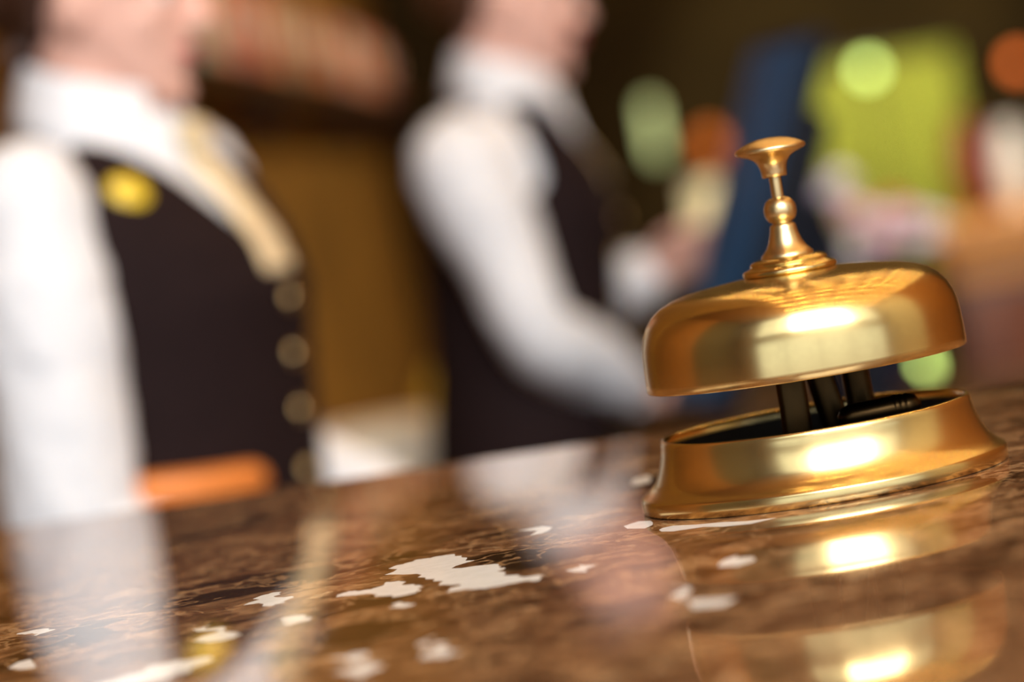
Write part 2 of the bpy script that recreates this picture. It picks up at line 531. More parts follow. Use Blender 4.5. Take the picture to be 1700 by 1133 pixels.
def far_y(x): return K * (1.0 - (x / K + 0.04) * 0.27) if x < 0.8 else K * 0.885
outline = [(cx0, 0.455), (cx1, 0.455), (cx1, far_y(0.9)), (0.8, far_y(0.9)), (0.0378 * K, 0.982 * K), (-0.1682 * K, 1.0364 * K), (cx0, far_y(cx0))]
polys = [[Vector(p) for p in outline]]
for i, w in enumerate(WHITE):
    polys.append(jag(w, 0.30, 1 if i > 9 else 3) if i not in (1,) else jag(w, 0.22, 3))
verts, faces = [], []
for p in polys:
    if sum(a.x * b.y - b.x * a.y for a, b in zip(p, p[1:] + p[:1])) < 0: p.reverse()
    faces.append(list(range(len(verts), len(verts) + len(p))))
    verts += p
ov, oe, of, orv, ore, orf = delaunay_2d_cdt(verts, [], faces, 1, 1e-6)
def inside(p, poly):
    c = False
    for a, b in zip(poly, poly[1:] + poly[:1]):
        if (a.y > p.y) != (b.y > p.y) and p.x < (b.x - a.x) * (p.y - a.y) / (b.y - a.y) + a.x: c = not c
    return c
bm = bmesh.new()
bv = [bm.verts.new((v.x, v.y, CT)) for v in ov]
for f, src in zip(of, orf):
    fc = bm.faces.new([bv[i] for i in f])
    cen = sum((ov[i] for i in f), Vector((0, 0))) / len(f)
    fc.material_index = 1 if any(inside(cen, p) for p in polys[1:]) else 0
for f in bm.faces:
    f.normal_update()
    if f.normal.z < 0: f.normal_flip()
mid = Vector((0.9, 1.2))
loops = [[min(bv, key=lambda v: (v.co.xy - Vector(p)).length) for p in outline]]
for (d, z) in ((0.004, CT - 0.004), (0.004, CT - 0.036), (0, CT - 0.04)):
    loops.append([bm.verts.new((x + (d if x > 2 else -d if x == cx0 else 0), y + (d if y > mid.y else -d), z)) for x, y in outline])
n_o = len(outline)
for a, b in zip(loops, loops[1:]):
    for i in range(n_o):
        j = (i + 1) % n_o
        bm.faces.new((a[j], a[i], b[i], b[j]))
bm.faces.new(loops[-1][::-1])
ct = obj('counter_top', bm, [M['marble'], M['calcite']], None, True, 25, False)
tag(ct, 'polished dark brown marble counter top with white flecks and tan veins', 'counter')

desk_b = empty('reception_desk', (2.1, 1.15, 0), 'dark wood reception desk base carrying the brown marble top', 'desk')
obj('front_panel', box((-3.25, -.64, 0), (3.25, -.60, CT - .0405), .004), M['wood_dark'], desk_b)
obj('back_panel', box((-3.25, .60, 0), (3.25, .64, CT - .0405), .004), M['wood_dark'], desk_b)
for x in (-3.25, -.02, 3.21):
    obj('side_panel', box((x, -.599, 0), (x + .04, .599, CT - .0405), .003), M['wood_dark'], desk_b)

# ------------------------------------------------------------------ the call bell
BX, BY = 0.0659, 0.763
mm = lambda L: [(a / 1000, b / 1000) for a, b in L]
bell = empty('call_bell', (BX * K, BY * K, CT), 'brass reception call bell with push knob standing on the marble counter', 'bell')
bell.scale = (K, K, K)
base_prof = mm([(34.4, 2.6), (34.4, 14.2), (34.45, 15.4), (34.8, 16.1), (35.3, 16.3), (35.8, 16.1), (36.1, 15.4), (36.15, 14.6), (36.4, 13.0),
                (36.9, 11.0), (37.7, 8.7), (38.8, 6.6), (40.1, 5.2), (41.3, 4.25), (42.0, 3.75), (42.4, 3.4), (42.55, 3.0), (42.6, 1.8), (42.55, .5), (42.2, .1), (41.5, 0), (34.4, 0), (34.4, 2.6)])
obj('base', lathe(base_prof, 160), M['brass_ring'], bell, True, 50)
obj('inner_lining', lathe(mm([(0, 1.4), (34.0, 1.4), (34.3, 1.8), (34.3, 14.0), (34.1, 14.0), (34.0, 2.2), (33.6, 1.9), (0, 1.9)]), 120), M['base_inside'], bell)
dome_prof = mm([(36.6, 27.5), (36.95, 27.4), (37.2, 27.7), (37.2, 29.5), (37.15, 32.5), (37.0, 35.5), (36.7, 38.0), (36.1, 40.2), (35.0, 42.5), (33.4, 44.5), (31.2, 46.2), (28.5, 47.4),
                (25.0, 48.3), (20.0, 49.0), (15.0, 49.55), (10.0, 49.9), (3.0, 50.1), (3.0, 49.3), (10.0, 49.1), (20.0, 48.2), (28.2, 46.6), (32.8, 43.8), (35.0, 41.0), (36.0, 37.5), (36.4, 33), (36.6, 27.5)])
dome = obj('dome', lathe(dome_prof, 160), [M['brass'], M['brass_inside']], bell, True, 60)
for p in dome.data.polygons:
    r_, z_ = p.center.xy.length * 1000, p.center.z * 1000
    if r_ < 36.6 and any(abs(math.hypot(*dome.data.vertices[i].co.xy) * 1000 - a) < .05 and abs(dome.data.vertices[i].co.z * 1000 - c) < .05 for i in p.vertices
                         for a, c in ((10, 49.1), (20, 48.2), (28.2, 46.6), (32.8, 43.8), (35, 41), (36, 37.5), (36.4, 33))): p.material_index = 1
obj('washer', lathe(mm([(2.4, 49.8), (10.3, 49.8), (10.9, 50.2), (11.0, 50.7), (10.8, 51.2), (10.3, 51.5), (9.2, 51.9), (8.9, 52.2), (9.0, 52.6), (8.6, 53.1), (7.6, 53.5), (6.3, 53.7), (2.4, 53.7)]), 96),
    M['brass'], bell, True, 50)
obj('post', lathe(mm([(2.0, 53.6), (5.9, 53.6), (6.1, 53.85), (6.0, 54.3), (5.4, 54.9), (4.6, 55.8), (3.9, 57.1), (3.4, 58.6), (3.1, 60.0), (2.95, 60.9), (2.6, 61.2), (2.2, 61.3), (2.3, 61.6),
                      (2.9, 61.9), (3.4, 62.6), (3.75, 63.6), (3.8, 64.6), (3.6, 65.6), (3.1, 66.5), (2.4, 67.1), (1.5, 67.4), (0.5, 67.4)]), 64), M['brass_satin'], bell, True, 45)
pl = obj('plunger', lathe(mm([(0, 66.8), (1.35, 66.8), (1.4, 67.2), (1.4, 73.0), (0, 73.0)]), 40), M['brass_satin'], bell, True, 45)
obj('knob', lathe(mm([(0, 72.1), (2.6, 72.1), (2.9, 72.3), (2.95, 73.2), (3.1, 74.3), (3.45, 75.4), (4.2, 76.4), (5.4, 77.1), (6.8, 77.6), (7.7, 77.9), (8.15, 78.3), (8.25, 78.7), (8.0, 79.15),
                      (7.4, 79.5), (6.2, 80.1), (4.6, 80.7), (2.6, 81.15), (0, 81.3)]), 72), M['brass_satin'], pl, True, 60)
# the strike works seen between base and dome
def strap(pts, w, t_):
    b = bmesh.new()
    rings = []
    for (x, y, z, ws) in pts:
        rings.append(((x / 1000, y / 1000, z / 1000), (w * ws / 1000, 0, 0), (0, t_ / 1000, 0)))
    loft(b, rings, 20)
    return b
obj('bracket', strap([(-6.2, -8, 2.0, 2.0), (-6.0, -8, 3.4, 1.9), (-5.2, -8, 5.2, 1.3), (-4.9, -8, 8, 1.02), (-4.8, -8, 20, 1), (-4.8, -7, 40, 1), (-4.5, -6, 48, 1)], 3.4, 1.4), M['bronze'], bell)
obj('bracket', strap([(6.6, 2, 2.0, 1.2), (5.6, 2, 10, 1), (3.4, 2, 22, 1), (.8, 2, 36, 1), (0, 1, 49, 1)], 3.3, 1.5), M['bronze'], bell)
obj('bracket', strap([(12.6, 6, 2.0, 1.4), (12.2, 6, 8, 1), (11.6, 6, 22, 1), (11, 5, 38, 1), (10, 4, 47.5, 1)], 3.3, 2.2), M['bronze'], bell)
b = bmesh.new()
tube(b, [Vector((7.2, -11, 15.4)) / 1000, Vector((18.2, -10, 15.6)) / 1000], [.0030, .0030], 32)
hm = obj('hammer', b, M['bronze'], bell)
b = bmesh.new()
for x in (17.6, 18.9, 20.2):
    tube(b, [Vector((x, -10.0, 15.6)) / 1000, Vector((x + .4, -10.0, 15.6)) / 1000], [.0032, .0032], 32)
obj('hammer_cap', b, M['bronze'], hm)
b = bmesh.new()
tube(b, [Vector((8, -10.5, 15)) / 1000, Vector((5, -6, 8)) / 1000, Vector((2, 2, 3)) / 1000], [.0015, .0015, .0015], 16)
obj('hammer_arm', b, M['bronze'], bell)

# ------------------------------------------------------------------ people
TORSO = [  # z, half width, half depth, forward shift
    (0.78, .172, .112, -.012), (0.86, .176, .118, -.010), (0.94, .160, .112, .000), (1.02, .142, .116, .012), (1.09, .142, .117, .014), (1.16, .148, .118, .016),
    (1.22, .152, .122, .018), (1.27, .156, .112, .012), (1.31, .158, .096, .004), (1.34, .148, .082, -.004), (1.365, .110, .070, -.008), (1.385, .078, .062, -.006), (1.40, .060, .056, -.002)]
def torso_at(z):
    for a, b in zip(TORSO, TORSO[1:]):
        if a[0] <= z <= b[0]:
            t = (z - a[0]) / (b[0] - a[0])
            return [a[i] + (b[i] - a[i]) * t for i in (1, 2, 3)]
    e = TORSO[0] if z < TORSO[0][0] else TORSO[-1]
    return list(e[1:])

def torso_loft(bm, off, z0, z1, lean, n=28, seg=36):
    rings = []
    for i in range(n + 1):
        z = z0 + (z1 - z0) * i / n
        hw, hd, cx = torso_at(z)
        rings.append(((cx + lean(z), 0, z), (hd + off, 0, 0), (0, hw + off, 0)))
    loft(bm, rings, seg)

HEAD = [  # z above chin, front x, back x, half width
    (0.000, .058, .020, .016), (.008, .068, .002, .029), (.022, .072, -.020, .041), (.036, .071, -.040, .049), (.050, .074, -.058, .055), (.066, .073, -.074, .061),
    (.085, .074, -.090, .066), (.105, .073, -.097, .070), (.125, .079, -.101, .073), (.148, .080, -.102, .074), (.170, .073, -.097, .070), (.190, .057, -.083, .059), (.204, .034, -.062, .042), (.212, .006, -.036, .020)]

def make_hand(bm, wrist, d, palm, size=1.0, curl=0.4):
    """a palm, four fingers and a side thumb; d = finger direction, palm = the way the palm faces"""
    d = Vector(d).normalized(); palm = Vector(palm); palm = (palm - d * palm.dot(d)).normalized()
    s = d.cross(palm)
    W_ = Vector(wrist)
    at = lambda a, b_, c: W_ + (d * a + s * b_ + palm * c) * size
    loft(bm, [(at(-.01, 0, 0), s * .024 * size, palm * .017 * size), (at(.015, 0, 0), s * .029 * size, palm * .016 * size), (at(.045, 0, 0), s * .037 * size, palm * .015 * size),
              (at(.078, 0, 0), s * .039 * size, palm * .012 * size), (at(.090, 0, .001), s * .036 * size, palm * .009 * size)], 20)
    for k, (o_, L) in enumerate(((-.029, .070), (-.010, .079), (.010, .074), (.028, .058))):
        a0 = curl * (0.7 + 0.12 * k)
        p, ang, pts = at(.078, o_, 0), 0.15, []
        pts.append(p)
        for seg_ in (.45, .31, .24):
            p = p + (d * math.cos(ang) + palm * math.sin(ang) + s * (o_ * 1.2)) * L * seg_ * size
            pts.append(p); ang += a0
        tube(bm, pts, [.0088 * size, .0083 * size, .0076 * size, .0064 * size], 12)
    tube(bm, [at(.018, -.026, .004), at(.042, -.046, .014), at(.066, -.054, .024), at(.088, -.054, .030)], [.0125 * size, .0105 * size, .0092 * size, .0075 * size], 12)

def person(name, label, loc, rz, arms, head_c, head_pitch, head_yaw, lean_k, hairm, bun, sl, hands):
    P0 = empty(name, loc, label, 'person', rz)
    inv = (Matrix.Translation(loc) @ Matrix.Rotation(rz, 4, 'Z')).inverted()
    lean = lambda z: max(0, z - 0.95) * lean_k
    hm_ = Matrix.Translation(Vector(head_c)) @ Matrix.Rotation(head_yaw, 4, 'Z') @ Matrix.Rotation(head_pitch, 4, 'Y')
    # body
    b = bmesh.new()
    torso_loft(b, 0, 0.78, 1.40, lean)
    nb = Vector((lean(1.38) - .005, 0, 1.36)); nt = hm_ @ Vector((-.022, 0, .055))
    tube(b, [nb, nb.lerp(nt, .5), nt], [.060, .054, .056], 24)
    rings = []
    for (z, xf, xb, w) in HEAD:
        c = Vector(((xf + xb) / 2, 0, z))
        rings.append((hm_ @ c, hm_.to_3x3() @ Vector(((xf - xb) / 2, 0, 0)), hm_.to_3x3() @ Vector((0, w, 0))))
    loft(b, rings, 36)
    for (z, x, rx, ry, rzz) in ((.118, .078, .008, .007, .016), (.100, .084, .010, .008, .016), (.083, .090, .012, .011, .011), (.080, .082, .010, .016, .009), (.056, .074, .008, .020, .006), (.046, .073, .009, .018, .006), (.012, .066, .010, .016, .012)):
        ell(b, hm_ @ Vector((x, 0, z)), (rx, ry, rzz), 16, hm_.to_3x3())
    for s in (-1, 1):
        ell(b, hm_ @ Vector((-.016, s * .074, .098)), (.018, .007, .030), 16, hm_.to_3x3())
        ell(b, hm_ @ Vector((.042, s * .034, .080)), (.020, .022, .026), 16, hm_.to_3x3())
        ell(b, hm_ @ Vector((.0595, s * .031, .1165)), (.0115, .0155, .0058), 16, hm_.to_3x3())
        ell(b, hm_ @ Vector((.0590, s * .031, .0975)), (.0105, .0145, .0052), 16, hm_.to_3x3())
    for (sh, el, wr, hd, pm, curl) in arms:
        pts, rad = curve_pts([(sh, .050), (Vector(sh).lerp(Vector(el), .5), .044), (el, .037), (Vector(el).lerp(Vector(wr), .4), .036), (wr, .025)], 5)
        tube(b, pts, rad, 20)
        if hands: make_hand(b, wr, hd, pm, 0.95, curl)
    for s in (-1, 1):
        pts, rad = curve_pts([((-.01, s * .088, .84), .088), ((-.005, s * .085, .66), .072), ((.0, s * .080, .47), .053), ((-.012, s * .078, .33), .052), ((-.01, s * .075, .10), .036)], 4)
        tube(b, pts, rad, 20)
        ell(b, (.045, s * .078, .045), (.11, .036, .035))
    body = remeshed('body', b, .0042, M['skin'], P0, 3)
    # face
    for s in (-1, 1):
        e = bmesh.new(); ell(e, hm_ @ Vector((.0565, s * .031, .107)), (.0115, .0125, .0105), 16)
        eo = obj('eye', e, M['eye'], P0)
        e = bmesh.new(); ell(e, hm_ @ Vector((.0662, s * .030, .1065)), (.0030, .0055, .0055), 12, hm_.to_3x3())
        obj('iris', e, M['iris'], eo)
        e = bmesh.new(); tube(e, [hm_ @ Vector((.079, s * .014, .126)), hm_ @ Vector((.074, s * .030, .131)), hm_ @ Vector((.060, s * .047, .127))], [.0030, .0034, .0018], 10)
        obj('eyebrow', e, M['brow'], P0)
    e = bmesh.new()
    for (z, r) in ((.0560, .0045), (.0480, .0055)):
        tube(e, [hm_ @ Vector((.070, -.020, .052)), hm_ @ Vector((.0795, -.008, z + .001)), hm_ @ Vector((.081, 0, z)), hm_ @ Vector((.0795, .008, z + .001)), hm_ @ Vector((.070, .020, .052))], [.002, r * .8, r, r * .8, .002], 12)
    obj('lips', e, M['lips'], P0)
    # hair drawn back from the face
    h = bmesh.new()
    rings = []
    for (z, xf, xb, w) in ((.060, -.045, -.088, .050), (.085, -.030, -.102, .068), (.110, -.012, -.110, .077), (.130, .012, -.114, .080), (.150, .050, -.114, .082), (.170, .079, -.109, .080), (.196, .064, -.095, .069), (.212, .044, -.072, .052), (.222, .008, -.040, .026)):
        rings.append((hm_ @ Vector(((xf + xb) / 2, 0, z)), hm_.to_3x3() @ Vector(((xf - xb) / 2, 0, 0)), hm_.to_3x3() @ Vector((0, w, 0))))
    loft(h, rings, 32)
    for (c, r) in bun:
        ell(h, hm_ @ Vector(c), r, 20)
    remeshed('hair', h, .006, hairm, P0, 3)
    # shirt
    b = bmesh.new()
    torso_loft(b, .007, 0.90, 1.392, lean)
    for (sh, el, wr, hd, pm, curl) in arms:
        sh_, el_, wr_ = Vector(sh), Vector(el), Vector(wr)
        pts, rad = curve_pts([(sh_, sl[0]), (sh_.lerp(el_, .3), sl[1]), (sh_.lerp(el_, .62), sl[2]), (el_, sl[3]), (el_.lerp(wr_, .35), .056), (el_.lerp(wr_, .72), .047), (el_.lerp(wr_, .9), .040)], 5)
        for i in range(len(pts)):   # soft creases
            rad[i] *= 1 + 0.012 * math.sin(i * 2.1) + 0.015 * math.sin(i * 5.3)
        tube(b, pts, rad, 24)
        dv = (wr_ - el_).normalized()
        tube(b, [wr_ - dv * .055, wr_ - dv * .018], [.036, .036], 20)
    shirt = remeshed('shirt', b, .006, M['shirt'], P0, 4)
    nrm = [v.normal.copy() for v in shirt.data.vertices]
    for v, n_ in zip(shirt.data.vertices, nrm):
        q = v.co.copy()
        v.co = q + n_ * (.0035 * noise.noise(Vector((q.x * 22, q.y * 22, q.z * 16 + q.x * 20))) + .002 * noise.noise(q * 48))
    return P0, hm_, lean, shirt

def vest_mesh(lean, off, vz, vw, arm_z=1.235, z0=0.87, z1=1.386):
    b = bmesh.new()
    NZ, NA = 62, 96
    grid = []
    for i in range(NZ + 1):
        z = z0 + (z1 - z0) * i / NZ
        hw, hd, cx = torso_at(z)
        o_ = off
        grid.append([b.verts.new((cx + lean(z) + (hd + o_) * math.cos(2 * PI * k / NA), (hw + o_) * math.sin(2 * PI * k / NA), z)) for k in range(NA)])
    for i in range(NZ):
        for k in range(NA):
            j = (k + 1) % NA
            vsx = (grid[i][k], grid[i][j], grid[i + 1][j], grid[i + 1][k])
            c = sum((v.co for v in vsx), Vector()) / 4
            a = math.degrees(2 * PI * (k + .5) / NA)
            front = min(a, 360 - a)
            if front < 88 and c.z > vz and abs(c.y) < (c.z - vz) * vw: continue
            side = abs(front - 96)
            if c.z > arm_z and side < 24 * min(1, (c.z - arm_z) / .05 + .2) and abs(c.y) > .112: continue
            if c.z > 1.375 and front > 88: continue
            b.faces.new(vsx)
    loose = [v for v in b.verts if not v.link_faces]
    for v in loose: b.verts.remove(v)
    for it in range(10):        # even out the cut edges
        new = {}
        for v in b.verts:
            nb = [e.other_vert(v) for e in v.link_edges if e.is_boundary]
            if len(nb) == 2: new[v] = v.co * .4 + (nb[0].co + nb[1].co) * .3
        for v, c in new.items(): v.co = c
    return b

def vest(P0, lean, vz, vw, off=.016, back_mat=None):
    b = vest_mesh(lean, off, vz, vw)
    o = obj('vest', b, [M['vest'], back_mat or M['vest']], P0)
    for p in o.data.polygons:
        if p.center.x < lean(p.center.z) - .02 and p.center.z > 1.30 and back_mat: p.material_index = 1
    s = o.modifiers.new('thick', 'SOLIDIFY'); s.thickness = .004; s.offset = 0
    return o

def front_pt(lean, z, y, out):
    hw, hd, cx = torso_at(z)
    c = math.sqrt(max(0, 1 - (y / hw) ** 2))
    return Vector((cx + lean(z) + (hd + out) * c, y, z))

def collar(P0, shirt, base, top, r0, r1, tilt):
    b = bmesh.new()
    base, top = Vector(base), Vector(top)
    rot = Matrix.Rotation(tilt, 3, 'Y')
    NA = 48
    rows = []
    for t, ex in ((0, 0), (.5, -.001), (.96, 0), (1, .003), (.96, .007), (.45, .012), (.02, .017)):
        c = base.lerp(top, t); r = r0 + (r1 - r0) * t + ex
        rows.append([b.verts.new(c + rot @ Vector((r * 1.06 * math.cos(2 * PI * k / NA), r * math.sin(2 * PI * k / NA), 0))) for k in range(NA)])
    for a, c in zip(rows, rows[1:]):
        for k in range(2, NA - 3):
            j = (k + 1) % NA
            b.faces.new((a[k], a[j], c[j], c[k]))
    for v in [v for v in b.verts if not v.link_faces]: b.verts.remove(v)
    o = obj('collar', b, M['shirt'], shirt)
    s = o.modifiers.new('thick', 'SOLIDIFY'); s.thickness = .0022; s.offset = 0
    # the two points
    for sgn in (-1, 1):
        b = bmesh.new()
        k0 = rot @ Vector((r0 * 1.12, sgn * .012, 0)) + base.lerp(top, .75)
        k1 = rot @ Vector((r0 * .75, sgn * .062, 0)) + base.lerp(top, .6)
        k2 = rot @ Vector((r0 * 1.30, sgn * .058, 0)) + base + Vector((.012, 0, -.030))
        n_ = (k1 - k0).cross(k2 - k0).normalized() * .0022
        A = [b.verts.new(p + n_) for p in (k0, k1, k2)]; B = [b.verts.new(p - n_) for p in (k0, k1, k2)]
        b.faces.new(A); b.faces.new(B[::-1])
        for i in range(3): b.faces.new((A[i], A[(i + 1) % 3], B[(i + 1) % 3], B[i]))
        obj('collar_point', b, M['shirt'], o)
    return o

def trousers(P0):
    b = bmesh.new()
    torso_loft(b, .009, 0.78, 0.93, lambda z: 0, 8)
    for s in (-1, 1):
        pts, rad = curve_pts([((-.01, s * .088, .86), .098), ((-.005, s * .085, .66), .086), ((.0, s * .082, .47), .072), ((-.005, s * .080, .30), .068), ((-.008, s * .076, .09), .064)], 4)
        tube(b, pts, rad, 24)
    remeshed('trousers', b, .008, M['trouser'], P0, 4)
    for s in (-1, 1):
        b = bmesh.new()
        loft(b, [((.0, s * .078, .002), (.085, 0, 0), (0, .040, 0)), ((.03, s * .078, .012), (.125, 0, 0), (0, .047, 0)), ((.035, s * .078, .035), (.125, 0, 0), (0, .046, 0)), ((.015, s * .078, .070), (.085, 0, 0), (0, .042, 0)), ((-.01, s * .078, .095), (.052, 0, 0), (0, .040, 0))], 28)
        obj('shoe', b, M['leather'], P0)

def necktie(P0, lean, z_top, z_bot, w0, w1, y0=0.0, out=.015):
    b = bmesh.new()
    rings = []
    N = 12
    for i in range(N + 1):
        t = i / N
        z = z_top + (z_bot - z_top) * t
        p = front_pt(lean, z, y0, out)
        if i == 0: p = p + Vector((.004, 0, 0))
        w = w0 + (w1 - w0) * t
        if i == 0: w *= .6
        rings.append((p, (.006 if i else .004, 0, 0), (0, w, 0)))
    loft(b, rings, 16)
    o = obj('necktie', b, M['gold_silk'], P0)
    k = bmesh.new()
    p = front_pt(lean, z_top, y0, out) + Vector((.006, 0, .008))
    loft(k, [(p + Vector((-.004, 0, -.020)), (.008, 0, 0), (0, w0 * .55, 0)), (p + Vector((0, 0, -.012)), (.013, 0, 0), (0, w0 * .85, 0)), (p + Vector((0, 0, .010)), (.013, 0, 0), (0, w0 * 1.15, 0)), (p + Vector((-.006, 0, .018)), (.007, 0, 0), (0, w0 * .8, 0))], 18)
    obj('knot', k, M['gold_silk'], o)
    return o

def buttons(P0, lean, zs, y=0.0, r=.0085):
    for z in zs:
        p = front_pt(lean, z, y, .018)
        b = bmesh.new()
        ell(b, p + Vector((.001, 0, 0)), (r * .6, r, r), 20)
        obj('button', b, M['button'], P0)

# --- the near receptionist
A1 = R(-22)
o1 = (-0.352, 3.22, 0.0)
arms1 = [((-.005, -.168, 1.335), (.008, -.205, 1.000), (.200, -.150, .958), (1, .25, -.06), (0, .1, -1), .22),
         ((-.005, .168, 1.335), (-.010, .205, 1.035), (.195, .150, .958), (1, -.25, -.06), (0, -.1, -1), .22)]
P1, h1, lean1, shirt1 = person('person', 'person in white shirt, dark vest with brass buttons and gold necktie, nearest the marble counter', o1, A1, arms1,
    (.014, 0, 1.415), R(9), R(8), 0.02, M['hair'], [((-.112, 0, .105), (.034, .042, .040)), ((-.085, 0, .048), (.022, .050, .030))], (.060, .067, .064, .060), True)
vest(P1, lean1, 1.225, 0.62)
collar(P1, shirt1, (-.004, 0, 1.372), (-.002, 0, 1.448), .074, .064, R(20))
trousers(P1)
necktie(P1, lean1, 1.365, 1.235, .021, .030)
buttons(P1, lean1, (1.205, 1.152, 1.098, 1.040))
b = bmesh.new()
pb = Vector((.070, -.124, 1.316))
ell(b, pb, (.014, .026, .028), 20, Matrix.Rotation(R(-50), 3, 'Z'))
tag(obj('badge', b, M['badge'], P1), 'round yellow enamel badge')
b = bmesh.new()
pts = []
for i in range(9):
    a = R(-92 + i * 7.6)
    hw, hd, cx = torso_at(1.045)
    pts.append(Vector((cx + lean1(1.045) + (hd + .022) * math.cos(a), (hw + .022) * math.sin(a), 1.056 - i * .0014)))
tube(b, pts, [.015] * 9, 16, 1.0)
tag(obj('pocket_trim', b, M['orange'], P1), 'orange band on the vest')

# --- the farther receptionist
A2 = R(2)
o2 = (-0.004, 4.62, 0.0)
arms2 = [((-.030, -.160, 1.312), (.034, -.195, 1.07), (.166, -.020, .955), (.9, .35, -.13), (.1, .0, -1), .28),
         ((-.01, .162, 1.325), (.075, .225, 1.07), (.222, .120, 1.115), (.9, -.25, .28), (.2, -.9, -.3), .5)]
P2, h2, lean2, shirt2 = person('person', 'person in white shirt and dark vest reaching towards the blue monitor', o2, A2, arms2,
    (.074, 0, 1.418), R(8), R(-6), 0.09, M['hair_black'], [((-.108, 0, .120), (.030, .040, .040))], (.070, .067, .058, .052), True)
vest(P2, lean2, 1.26, 0.62, back_mat=M['vest_back'])
collar(P2, shirt2, (.050, 0, 1.374), (.056, 0, 1.444), .066, .060, R(22))
trousers(P2)
necktie(P2, lean2, 1.372, 1.255, .020, .026)
buttons(P2, lean2, (1.205, 1.152, 1.098, 1.040))

# ------------------------------------------------------------------ staff side furniture
def table(name, label, cat, lo, hi, th, m, leg_m, legs=4):
    cx_, cy_ = (lo[0] + hi[0]) / 2, (lo[1] + hi[1]) / 2
    t = empty(name, (cx_, cy_, 0), label, cat)
    hx, hy, H = (hi[0] - lo[0]) / 2, (hi[1] - lo[1]) / 2, hi[2]
    obj('tabletop', box((-hx, -hy, H - th), (hx, hy, H), .004), m, t)
    for sx in (-1, 1):
        for sy in (-1, 1):
            x, y = sx * (hx - .05), sy * (hy - .05)
            obj('leg', box((x - .025, y - .025, 0), (x + .025, y + .025, H - th - .0005), .004), leg_m, t)
    return t
table('staff_desk', 'dark wooden staff desk in front of the near receptionist', 'desk', (-.185, 2.55, 0), (1.0, 3.6, .915), .04, M['wood_dark'], M['wood_dark'])
table('staff_desk', 'dark wooden staff desk carrying the blue monitor and the flowers', 'desk', (.175, 4.0, 0), (.622, 5.3, .885), .04, M['wood_dark'], M['wood_dark'])

# monitor, seen almost edge-on, screen turned to the farther receptionist
mon = empty('monitor', (0.412, 4.42, .885), 'dark navy tilted computer monitor standing on the staff desk', 'monitor', R(13))
TM = Matrix.Translation((-.200, 0, .055)) @ Matrix.Rotation(R(24), 4, 'Y')
obj('screen_housing', box((0, -.125, 0), (.032, .125, .515), .008, TM), M['navy'], mon)
obj('screen', box((-.0025, -.114, .014), (.0005, .114, .500), .0008, TM), M['screen'], mon)
b = bmesh.new()
loft(b, [((.02, 0, .012), (.115, 0, 0), (0, .12, 0)), ((.025, 0, .02), (.115, 0, 0), (0, .12, 0))], 40)
loft(b, [((.02, 0, .001), (.118, 0, 0), (0, .123, 0)), ((.02, 0, .013), (.118, 0, 0), (0, .123, 0))], 40)
obj('stand_foot', b, M['navy'], mon)
b = bmesh.new()
loft(b, [((.045, 0, .015), (.050, 0, 0), (0, .055, 0)), ((.030, 0, .12), (.036, 0, 0), (0, .05, 0)), ((.000, 0, .24), (.045, 0, 0), (0, .05, 0)), ((-.010, 0, .30), (.04, 0, 0), (0, .05, 0))], 28)
obj('stand_neck', b, M['navy'], mon)
obj('rear_cover', box((.028, -.10, .06), (.072, .10, .42), .018, TM), M['navy'], mon)

# vase and flowers
vx, vy, vz = 0.562, 5.02, .885
FZ = -.024
va = empty('vase', (vx, vy, vz), 'navy glazed vase behind the monitor holding pale flowers', 'vase')
obj('vessel', lathe([(0, .0005), (.036, .0005), (.040, .006), (.044, .05), (.043, .12), (.038, .20), (.036, .225), (.032, .225), (.034, .20), (.038, .12), (.038, .03), (0, .02)], 40), M['navy_glaze'], va)
kinds = [('pink', 'petal_pink'), ('white', 'petal_white'), ('lilac', 'petal_lilac'), ('coral', 'petal_red')]
fl_pos = [(-.055, .00, .305, 2, .030), (-.020, -.03, .270, 0, .034), (.030, .02, .250, 1, .034), (.070, -.01, .215, 1, .036), (-.060, .02, .235, 2, .034),
          (.015, -.04, .225, 0, .030), (.045, .03, .285, 3, .018), (-.030, .03, .330, 1, .024), (.060, -.035, .255, 0, .028), (-.040, -.04, .215, 1, .030), (.095, .01, .245, 1, .024)]
where = ['highest on the left of', 'facing out of the middle of', 'right of the middle of', 'low on the right of', 'low on the left of', 'just over the rim of', 'small and bright in', 'at the very top of', 'leaning out to the right of', 'drooping at the front of', 'farthest out to the right of']
for i, (x, y, z, k, r) in enumerate(fl_pos):
    z += FZ; r *= 1.3
    f = empty('cut_flower', (vx + x * .25, vy + y * .25, vz + .03), f'{kinds[k][0]} round flower {where[i]} the bunch in the navy vase', 'flower', 0, 'flowers in the navy vase')
    b = bmesh.new()
    top = Vector((x * .75, y * .75, z - .03))
    tube(b, [(0, 0, 0), top * .55, top], [.0022, .0022, .002], 8)
    obj('stem', b, M['leaf'], f)
    b = bmesh.new()
    for ring, (n_, rr, tilt) in enumerate(((5, .35, 1.2), (8, .65, .75), (11, .95, .25))):
        for q_ in range(n_):
            a = 2 * PI * q_ / n_ + ring * .3
            ell(b, top + Vector((math.cos(a) * rr * r * .6, math.sin(a) * rr * r * .6, r * .35 * tilt)), (r * .42, r * .26, r * .12), 8,
                Matrix.Rotation(a, 3, 'Z') @ Matrix.Rotation(-tilt, 3, 'Y'))
    obj('petals', b, M[kinds[k][1]], f)
b = bmesh.new()

